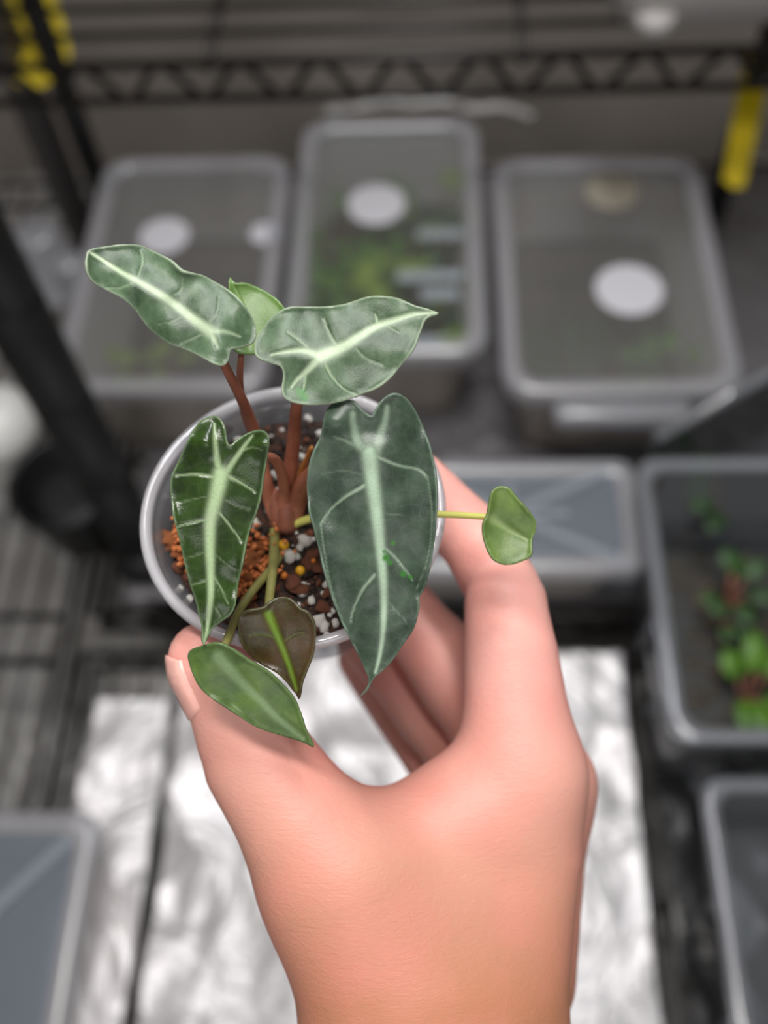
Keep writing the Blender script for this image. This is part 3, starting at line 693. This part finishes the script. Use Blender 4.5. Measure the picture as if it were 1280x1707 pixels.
# leaf B, upper right
OB = c1((1262, 283), (1215, 268), (1180, 257), (1130, 235), (1080, 227), (1030, 228), (980, 243), (940, 255), (880, 262), (820, 262), (760, 265), (720, 285), (690, 315), (665, 350), (650, 380), (650, 415), (665, 435), (700, 450), (735, 462), (745, 490), (740, 530), (745, 560), (770, 578), (830, 588), (890, 588), (950, 575), (1000, 555), (1050, 535), (1100, 500), (1140, 455), (1180, 400), (1200, 350), (1215, 310), (1235, 292))
midB = c1((865, 428), (940, 397), (1000, 360), (1060, 325), (1120, 305), (1190, 285), (1250, 283))
leaf('leaf', OB, lambda x, y: .164 + (x - 560) * .000006 + (y - 580) * -.000014, midB,
     [(midB, 10, 2.5, 1.0), (c1((865, 428), (820, 410), (770, 410), (705, 422)), 7, 2.2, .85), (c1((865, 430), (830, 470), (790, 505), (772, 530)), 7, 2.5, .8), (c1((920, 390), (895, 345), (880, 300)), 2, 1.3, .5), (c1((835, 405), (790, 370), (755, 345)), 2, 1.3, .4),
      (c1((880, 445), (910, 500), (950, 540), (990, 555)), 2, 1.4, .55), (c1((985, 400), (1020, 435), (1075, 455)), 1.8, 1.3, .35), (c1((1060, 322), (1050, 285)), 3, 1.4, .6), (c1((1095, 330), (1130, 350)), 2, 1.2, .35), (c1((818, 490), (812, 540)), 3, 1.8, .5)],
     mA, 'broad leaf with a pale forked vein at the upper right', fold=.001, wave=.0006, seed=2, edges=.8, spots=((502, 655, 8), (508, 662, 7), (498, 650, 5)))
# leaf E, pale, behind A and B
OE = c1((566, 165), (582, 184), (620, 184), (680, 208), (730, 245), (765, 300), (755, 350), (700, 405), (640, 421), (590, 414), (570, 380), (566, 300), (562, 230))
leaf('leaf', OE, lambda x, y: .180 + (y - 530) * -.00001, c1((570, 170), (620, 280), (640, 400)), [(c1((570, 170), (615, 280), (640, 400)), 1.5, 3, .45)], mE, 'plain light green leaf at the top, behind the others', fold=.001, wave=.0004, seed=3, edges=.3)
# leaf C, dark, lower left
OC = c2((345, 31), (370, 32), (388, 50), (400, 80), (412, 138), (422, 142), (440, 125), (480, 98), (520, 84), (548, 86), (565, 105), (568, 140), (560, 190), (550, 250), (540, 320), (520, 400), (500, 450), (480, 520), (465, 600), (450, 680), (440, 750), (420, 790), (380, 820), (345, 850), (330, 880), (321, 905), (315, 880), (312, 840), (300, 790), (285, 730), (265, 670), (245, 590), (225, 500), (208, 430), (196, 350), (192, 290), (200, 250), (225, 195), (250, 140), (275, 90), (305, 50))
midC = c2((385, 248), (365, 340), (345, 430), (342, 520), (345, 620), (345, 720), (335, 820), (322, 895))
leaf('leaf', OC, lambda x, y: .168 + (y - 860) * .000009, midC,
     [(midC, 13, 2.2, 1.0), (c2((385, 248), (370, 200), (362, 130), (360, 60)), 7, 2.2, .8), (c2((400, 250), (430, 205), (470, 150), (505, 105)), 6, 2, .8), (c2((355, 262), (290, 252), (208, 258)), 2.4, 1.3, .75), (c2((410, 258), (460, 285), (515, 320)), 2.4, 1.3, .75),
      (c2((335, 425), (280, 435), (215, 452)), 2.2, 1.2, .65), (c2((380, 400), (420, 450), (468, 515)), 2.2, 1.2, .65), (c2((345, 650), (300, 668), (262, 672)), 2, 1.2, .4), (c2((350, 620), (385, 690), (412, 745)), 2, 1.2, .45), (c2((455, 170), (500, 150), (540, 160)), 1.8, 1.1, .4),
      (c2((345, 540), (300, 560), (250, 570)), 1.4, 1, .22), (c2((375, 330), (430, 370), (500, 390)), 1.4, 1, .2), (c2((365, 330), (290, 345), (205, 360)), 1.4, 1, .2), (c2((345, 740), (370, 770), (385, 800)), 1.4, 1, .25), (c2((345, 540), (400, 590), (450, 620)), 1.4, 1, .2)],
     mC, 'glossy dark green arrow leaf with a bright midrib at the lower left', fold=.0009, wave=.0005, seed=4, edges=.7, relief=.00022, bulge=((340, 738, 22, .0016), (438, 738, 18, .002)))
# leaf D, large, right
OD = [(550, 676), (570, 667), (592, 669), (605, 685), (619, 694), (625, 685), (637, 666), (655, 657), (675, 662), (690, 680), (705, 710), (717, 745), (724, 775)] + \
     c2((1203, 240), (1207, 330), (1206, 430), (1196, 530), (1180, 620), (1160, 690), (1142, 720), (1139, 770), (1120, 840), (1080, 900), (1040, 960), (1003, 1000), (975, 1020), (958, 1045), (942, 1076), (911, 1104), (936, 1070), (947, 1038), (930, 990), (900, 930), (870, 870), (840, 810), (815, 740), (795, 670), (775, 600), (755, 530), (735, 450), (718, 370), (712, 290), (720, 220), (740, 160), (765, 100)) + [(540, 695)]
midD = c2((950, 172), (965, 300), (980, 420), (990, 520), (1000, 620), (1005, 720), (1004, 820), (995, 910), (982, 975), (972, 1010))
leaf('leaf', OD, lambda x, y: .1665 + (y - 860) * .000010 + (x - 620) * .000004, midD,
     [(midD, 13, 2.2, 1.0), (c2((945, 172), (905, 130), (888, 60)) + [(588, 690)], 9, 5, .5), (c2((975, 172), (990, 110), (1010, 50)) + [(645, 678)], 9, 4, .45), (c2((910, 150), (860, 125), (815, 108)), 3, 1.6, .3), (c2((975, 185), (1060, 218), (1140, 235), (1172, 262)), 3, 1.3, .6),
      (c2((930, 295), (850, 345), (800, 390), (765, 442)), 2.6, 1.4, .65), (c2((765, 442), (785, 590), (815, 720), (860, 840), (905, 930)), 1.3, 1.1, .35), (c2((985, 400), (1080, 410)), 1.5, 1, .2), (c2((1000, 525), (1060, 582), (1112, 655)), 2.4, 1.4, .55), (c2((970, 635), (920, 700), (885, 780), (880, 820)), 2.4, 1.3, .6),
      (c2((1172, 262), (1188, 400), (1175, 560), (1130, 690)), 1.3, 1, .25), (c2((1005, 720), (1060, 780), (1100, 830)), 1.3, 1, .2), (c2((950, 260), (860, 240), (770, 250)), 1.6, 1, .15)],
     mD, 'largest leaf, slate green with a broad silver midrib, at the centre right', fold=.0012, wave=.0007, seed=5, edges=.6, relief=.00012,
     spots=((655, 905, 4), (643, 930, 6), (672, 957, 5), (650, 938, 4), (684, 962, 4), (640, 920, 3)), bulge=((560, 705, 26, .0012), (668, 690, 28, .0012)))
# leaf F, bronze
OF = c2((452, 800), (480, 775), (545, 762), (570, 740), (600, 722), (640, 722), (670, 745), (688, 766), (715, 780), (740, 820), (745, 880), (735, 940), (710, 1000), (692, 1050), (684, 1110), (668, 1088), (640, 1050), (600, 1010), (540, 980), (490, 940), (465, 900), (450, 850))
leaf('leaf', OF, lambda x, y: .1762 + (y - 1070) * .00001, c2((565, 785), (605, 880), (640, 970), (680, 1090)),
     [(c2((565, 785), (605, 880), (640, 970), (672, 1070)), 7, 3, .75), (c2((600, 880), (540, 860), (490, 870)), 1.6, 1, .25), (c2((610, 900), (670, 860), (710, 860)), 1.6, 1, .25)], mF, 'bronze-brown heart leaf with a green midrib below the centre', fold=-.0008, wave=.0004, seed=6, edges=.25)
# leaf G
OG = c2((258, 940), (275, 918), (320, 905), (370, 897), (420, 915), (490, 960), (560, 1000), (620, 1055), (665, 1110), (690, 1170), (712, 1235), (738, 1292), (700, 1276), (640, 1256), (560, 1232), (500, 1206), (450, 1170), (400, 1135), (340, 1100), (300, 1060), (275, 1010), (262, 970))
leaf('leaf', OG, lambda x, y: .1715 + (y - 1150) * .00002 , c2((375, 945), (450, 1030), (530, 1110), (600, 1180), (715, 1270)),
     [(c2((375, 945), (450, 1030), (530, 1110), (600, 1180), (700, 1258)), 10, 4, .6)], mG, 'plain mid green pointed leaf lying over the thumb', fold=.0012, wave=.0005, seed=7, edges=.35)
# leaf H
OH = c3((800, 148), (840, 158), (870, 195), (920, 250), (965, 310), (970, 360), (950, 410), (945, 480), (900, 510), (850, 525), (800, 520), (760, 495), (735, 450), (715, 390), (715, 330), (735, 290), (745, 230), (755, 180), (775, 155))
leaf('leaf', OH, lambda x, y: .181, c3((750, 300), (830, 350), (940, 410)), [(c3((755, 300), (830, 352), (925, 405)), 8, 3, .5)], mH, 'small olive green heart leaf above the index knuckle', fold=-.003, wave=.0004, seed=8, edges=.25)

# petioles
mStem = pmat('petiole_brown', (184, 118, 92), .45, bump=(900, .3, .0004), var=((150, 90, 68), 120))
mStemP = pmat('petiole_pale', (150, 146, 84), .45, var=((120, 118, 66), 200))
mStemY = pmat('petiole_yellow', (198, 196, 104), .5)
def petiole(pts, r0, r1, mat, label=None):
    P3 = [P(x, y, z) if z < .5 else soil_pt(x, y, z - 1) for x, y, z in pts]; q = crom(P3, .0012); r_ = np.linspace(r0, r1, len(q))
    o = mesh_obj('petiole', *tube(q, r_, 12), mat, plant)
    if label: o['label'] = label
zb = proj(BASE)[2]
petiole([(466, 874, zb), (452, 840, zb - .001), (440, 790, .194), (425, 722, .188), (404, 668, .181), (376, 612, .173), (349, 555, .1672)], .0016, .0007, mStem)
petiole([(466, 872, zb), (452, 830, .199), (430, 745, .195), (408, 690, .190), (400, 640, .186), (402, 592, .1815)], .0013, .0006, mStem)
petiole([(475, 876, zb), (478, 830, .199), (484, 780, .193), (490, 730, .186), (495, 675, .176), (512, 630, .169), (532, 594, .1655)], .0018, .0008, mStem)
petiole([(470, 870, zb), (474, 820, .195), (468, 785, .187), (455, 764, .181), (425, 764, .175), (385, 785, .1705), (369, 790, .1688)], .0015, .0006, mStem)
petiole([(480, 876, zb), (490, 840, .198), (508, 800, .190), (545, 770, .180), (590, 758, .171), (616, 756, .1672)], .0019, .0008, mStem)
petiole([(476, 880, zb), (492, 815, .200), (512, 762, .196), (520, 745, .194)], .0012, .0004, pmat('old_sheath', (196, 128, 62), .6), 'thin orange dry sheath')
petiole([(458, 884, zb), (457, 915, 1.0022), (454, 955, 1.0050), (449, 1000, .184), (449, 1026, .1772)], .0011, .0008, mStemP, 'pale green petiole')
petiole([(470, 920, 1.0), (455, 945, 1.0025), (425, 980, 1.0055), (398, 1020, .183), (378, 1068, .175), (366, 1096, .1728)], .0009, .0008, mStemP, 'pale green petiole')
petiole([(480, 878, zb), (530, 862, .196), (620, 856, .190), (728, 857, .186), (806, 861, .1818), (818, 862, .1815)], .0009, .0006, mStemY, 'thin yellow petiole running out to the small leaf')
mSheath = pmat('sheath_brown', (150, 92, 70), .55, bump=(900, .4, .0004), var=((112, 66, 52), 160))
# flared sheaths at the base
for pts, rr in (([(470, 884, zb + .0005), (462, 850, zb - .001), (452, 815, .197)], (.0024, .0021, .0012)), ([(478, 884, zb), (478, 850, zb - .002), (480, 810, .197)], (.0026, .0022, .0015)), ([(486, 884, zb + .001), (493, 848, zb - .001), (505, 812, .197)], (.0022, .0024, .0016)), ([(471, 884, zb + .001), (464, 855, zb + .001), (444, 800, .199)], (.0018, .0016, .0009))):
    P3 = [P(*p) for p in pts]; q = crom(P3, .0012); r_ = np.interp(np.linspace(0, 1, len(q)), [0, .5, 1], rr)
    mesh_obj('stem_sheath', *tube(q, r_ * .86, 14), mSheath, plant)

# ------------------------------------------------------------------ the hand
HAND = dict(
 palm=[
  [(690,2250,.186,21.5),(680,1960,.190,20.5),(655,1640,.192,18.5),(592,1470,.192,15.5)],
  [(790,2250,.195,22),(785,1960,.198,21),(795,1640,.199,18.5),(858,1420,.203,14),(870,1290,.203,12.6)],
  [(735,2250,.191,23),(715,1960,.194,22),(722,1660,.195,20),(725,1520,.198,16.5),(765,1400,.201,12)],
  [(545,1475,.192,11),(640,1432,.196,9.0),(765,1360,.200,10.5)],
  [(850,1620,.222,15),(880,1420,.226,13),(905,1305,.222,12.4)],
  [(810,1640,.236,15),(845,1450,.240,14),(850,1340,.236,12)],
 ],
 thumb=[[(630,1600,.191,13.5),(555,1440,.191,12.8),(498,1365,.191,12.2),(432,1268,.193,11.1),(411,1225,.193,10.1),(383,1165,.192,8.7),(350,1112,.192,8.0),(341,1097,.192,7.3)]],
 index=[[(870,1290,.203,12.6),(860,1190,.203,11.2),(851,1090,.204,10.0),(842,1010,.206,8.8)],
        [(846,1004,.209,8.4),(836,978,.2125,8.3),(795,905,.213,8.0),(745,856,.218,7.6),(700,802,.223,6.6)]],
 middle=[[(890,1340,.223,11.5),(825,1230,.230,10.2),(797,1187,.231,9.4),(765,1140,.2325,9.9),(728,1085,.234,9.5),(700,1052,.2355,8.7),(675,1024,.237,8.9),(640,985,.239,8.2),(590,930,.242,7.2)]],
 ring=[[(850,1370,.236,11),(773,1260,.243,9.4),(745,1224,.244,8.7),(715,1186,.2455,9.2),(680,1140,.247,8.6),(600,1045,.251,8.0),(560,995,.253,7)]],
 pinky=[[(830,1410,.242,10),(770,1330,.250,8.3),(700,1235,.258,7.5),(630,1140,.262,6.8),(600,1100,.264,6)]],
)
def chain_d(p, ch):
    d = None
    for a, b in zip(ch[:-1], ch[1:]):
        A, B = P(*a[:3]), P(*b[:3]); v = B - A
        h = np.clip(((p - A) @ v) / (v @ v), 0, 1)
        q = p - A - h[..., None] * v
        dd = np.sqrt((q * q).sum(-1)) - (a[3] + (b[3] - a[3]) * h) / 1000
        d = dd if d is None else np.minimum(d, dd)
    return d
def smin(a, b, k_):
    h = np.maximum(k_ - np.abs(a - b), 0) / k_
    return np.minimum(a, b) - h * h * h * k_ / 6
def hand_sdf(p):
    d = None
    for ch in HAND['palm']:
        c_ = chain_d(p, ch); d = c_ if d is None else smin(d, c_, .016)
    for ch in HAND['thumb']: d = smin(d, chain_d(p, ch), .012)
    palm = d; i_ = None
    for ch in HAND['index']:
        c_ = chain_d(p, ch); i_ = c_ if i_ is None else smin(i_, c_, .002)
    out = smin(palm, i_, .008)
    for k_ in ('middle', 'ring', 'pinky'):
        for ch in HAND[k_]: out = np.minimum(out, smin(palm, chain_d(p, ch), .006))
    return out
def surface_nets(vol, org, h):
    s = vol < 0; nx, ny, nz = vol.shape
    idx = -np.ones((nx - 1, ny - 1, nz - 1), int)
    cs = [s[i:nx - 1 + i, j:ny - 1 + j, k_:nz - 1 + k_] for i in (0, 1) for j in (0, 1) for k_ in (0, 1)]
    cnt = sum(c_.astype(int) for c_ in cs); act = (cnt > 0) & (cnt < 8)
    ci = np.argwhere(act); idx[act] = np.arange(len(ci))
    acc = np.zeros((len(ci), 3)); num = np.zeros(len(ci))
    cor = [(i, j, k_) for i in (0, 1) for j in (0, 1) for k_ in (0, 1)]
    for a in cor:
        for b in cor:
            if sum(b) - sum(a) == 1 and all(b[t_] >= a[t_] for t_ in range(3)):
                va = vol[ci[:, 0] + a[0], ci[:, 1] + a[1], ci[:, 2] + a[2]]; vb = vol[ci[:, 0] + b[0], ci[:, 1] + b[1], ci[:, 2] + b[2]]
                m = (va < 0) != (vb < 0); t_ = np.where(m, va / (va - vb + 1e-12), 0)
                acc[m] += (np.array(a) + t_[:, None] * (np.array(b) - np.array(a)))[m]; num[m] += 1
    V = (ci + acc / num[:, None]) * h + org
    F = []
    for ax in range(3):
        sl0 = [slice(1, -1)] * 3; sl1 = [slice(1, -1)] * 3; sl0[ax] = slice(0, -1); sl1[ax] = slice(1, None)
        a = s[tuple(sl0)]; b = s[tuple(sl1)]
        e = np.argwhere(a != b); off = np.ones(3, int); off[ax] = 0; e = e + off
        u1, u2 = [x for x in range(3) if x != ax]; d1 = np.zeros(3, int); d1[u1] = 1; d2 = np.zeros(3, int); d2[u2] = 1
        q = [idx[tuple((e - x).T)] for x in (0 * d1, d1, d1 + d2, d2)]
        fa = np.stack(q, 1); flip = s[tuple(e.T)]
        if ax == 1: flip = ~flip
        fa[~flip] = fa[~flip][:, ::-1]; F.append(fa)
    return V, np.concatenate(F)
allj = [(P(*j[:3]), j[3] / 1000) for g in HAND.values() for ch in g for j in ch]
lo = np.min([p - r_ for p, r_ in allj], 0) - .006; hi = np.max([p + r_ for p, r_ in allj], 0) + .006
HS = .00115; dims = np.ceil((hi - lo) / HS).astype(int)
gx_, gy_, gz_ = [lo[i] + HS * np.arange(dims[i]) for i in range(3)]
vol = np.empty(dims, np.float32)
for i in range(0, dims[0], 12):
    X_ = np.stack(np.meshgrid(gx_[i:i + 12], gy_, gz_, indexing='ij'), -1); vol[i:i + 12] = hand_sdf(X_)
HV, HF = surface_nets(vol, lo, HS)
hp = proj(HV)
# light falloff painted into the skin colour: rosy fingers and web, darker wrist
shade_ = np.clip((hp[:, 1] - 1120) / 560, 0, 1)
hand = mesh_obj('hand', HV, HF, None, None, True, {'tan': shade_})
sm = hand.modifiers.new('relax', 'SMOOTH'); sm.factor = .5; sm.iterations = 2
recenter(hand)
tag(hand, "person's right hand, bare skin, holding the clear cup between thumb and fingers", 'hand')
m, nt, b = newmat('skin'); N = nt.nodes.new; Lk = nt.links.new
tc = N('ShaderNodeTexCoord')
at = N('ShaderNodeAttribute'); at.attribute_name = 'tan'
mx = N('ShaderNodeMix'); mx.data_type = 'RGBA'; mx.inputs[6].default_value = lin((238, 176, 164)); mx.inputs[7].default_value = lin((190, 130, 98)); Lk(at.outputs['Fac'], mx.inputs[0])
n = N('ShaderNodeTexNoise'); n.inputs['Scale'].default_value = 55; n.inputs['Detail'].default_value = 5; Lk(tc.outputs['Object'], n.inputs['Vector'])
mr = N('ShaderNodeMapRange'); mr.inputs[1].default_value = .4; mr.inputs[2].default_value = .75; mr.inputs[4].default_value = .55; Lk(n.outputs['Fac'], mr.inputs[0])
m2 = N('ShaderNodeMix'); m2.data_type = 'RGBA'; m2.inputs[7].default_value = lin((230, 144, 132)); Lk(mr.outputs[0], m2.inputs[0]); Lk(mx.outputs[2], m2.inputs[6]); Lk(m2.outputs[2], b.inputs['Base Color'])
b.inputs['Roughness'].default_value = .48; b.inputs['Specular IOR Level'].default_value = .4
b.inputs['Subsurface Weight'].default_value = .25; b.inputs['Subsurface Radius'].default_value = (1, .35, .2); b.inputs['Subsurface Scale'].default_value = .0025
mp = N('ShaderNodeMapping'); mp.inputs['Scale'].default_value = (1, 2.6, 2.6); Lk(tc.outputs['Object'], mp.inputs['Vector'])
v1 = N('ShaderNodeTexVoronoi'); v1.feature = 'DISTANCE_TO_EDGE'; v1.inputs['Scale'].default_value = 800; Lk(mp.outputs[0], v1.inputs['Vector'])
n1 = N('ShaderNodeTexNoise'); n1.inputs['Scale'].default_value = 430; n1.inputs['Detail'].default_value = 6; n1.inputs['Distortion'].default_value = .8; Lk(mp.outputs[0], n1.inputs['Vector'])
ad = N('ShaderNodeMath'); ad.operation = 'MULTIPLY_ADD'; ad.inputs[1].default_value = .35; Lk(v1.outputs['Distance'], ad.inputs[0]); Lk(n1.outputs['Fac'], ad.inputs[2])
bp = N('ShaderNodeBump'); bp.inputs['Strength'].default_value = .38; bp.inputs['Distance'].default_value = .0004; Lk(ad.outputs[0], bp.inputs['Height']); Lk(bp.outputs[0], b.inputs['Normal'])
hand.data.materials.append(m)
# thumbnail: a curved plate laid on the skin surface
A_, B_ = P(386, 1172, .192), P(334, 1066, .192); ax_ = B_ - A_; L_ = np.linalg.norm(ax_); ax_ /= L_
side = R @ np.array([-1.0, .45, -.30]); side -= ax_ * (side @ ax_); side /= np.linalg.norm(side); oth = np.cross(ax_, side)
V = []; nu, nv = 18, 14
for i in range(nu):
    u_ = i / (nu - 1)
    for j in range(nv):
        w_ = (j / (nv - 1) - .5) * 2; rnd = 1 - .16 * w_ * w_
        base_u = .02 + .16 * w_ * w_; o_ = A_ + ax_ * L_ * (base_u + (1.02 * rnd - base_u) * u_)
        an = w_ * math.radians(50); d_ = math.cos(an) * side + math.sin(an) * oth
        ts = np.linspace(0, .016, 60); s_ = hand_sdf(o_ + ts[:, None] * d_); k_ = np.argmax(s_ > 0)
        V.append(o_ + d_ * (ts[k_] + (.00022 if abs(w_) < .9 and i > 0 else -.0009)))
F = [(i * nv + j, i * nv + j + 1, (i + 1) * nv + j + 1, (i + 1) * nv + j) for i in range(nu - 1) for j in range(nv - 1)]
nm = pmat('nail', (238, 172, 158), .25, var=((242, 190, 178), 60))
o = mesh_obj('thumbnail', V, F, nm, hand); s = o.modifiers.new('t', 'SOLIDIFY'); s.thickness = .0003; s.offset = 0; o['label'] = 'glossy pale thumbnail'
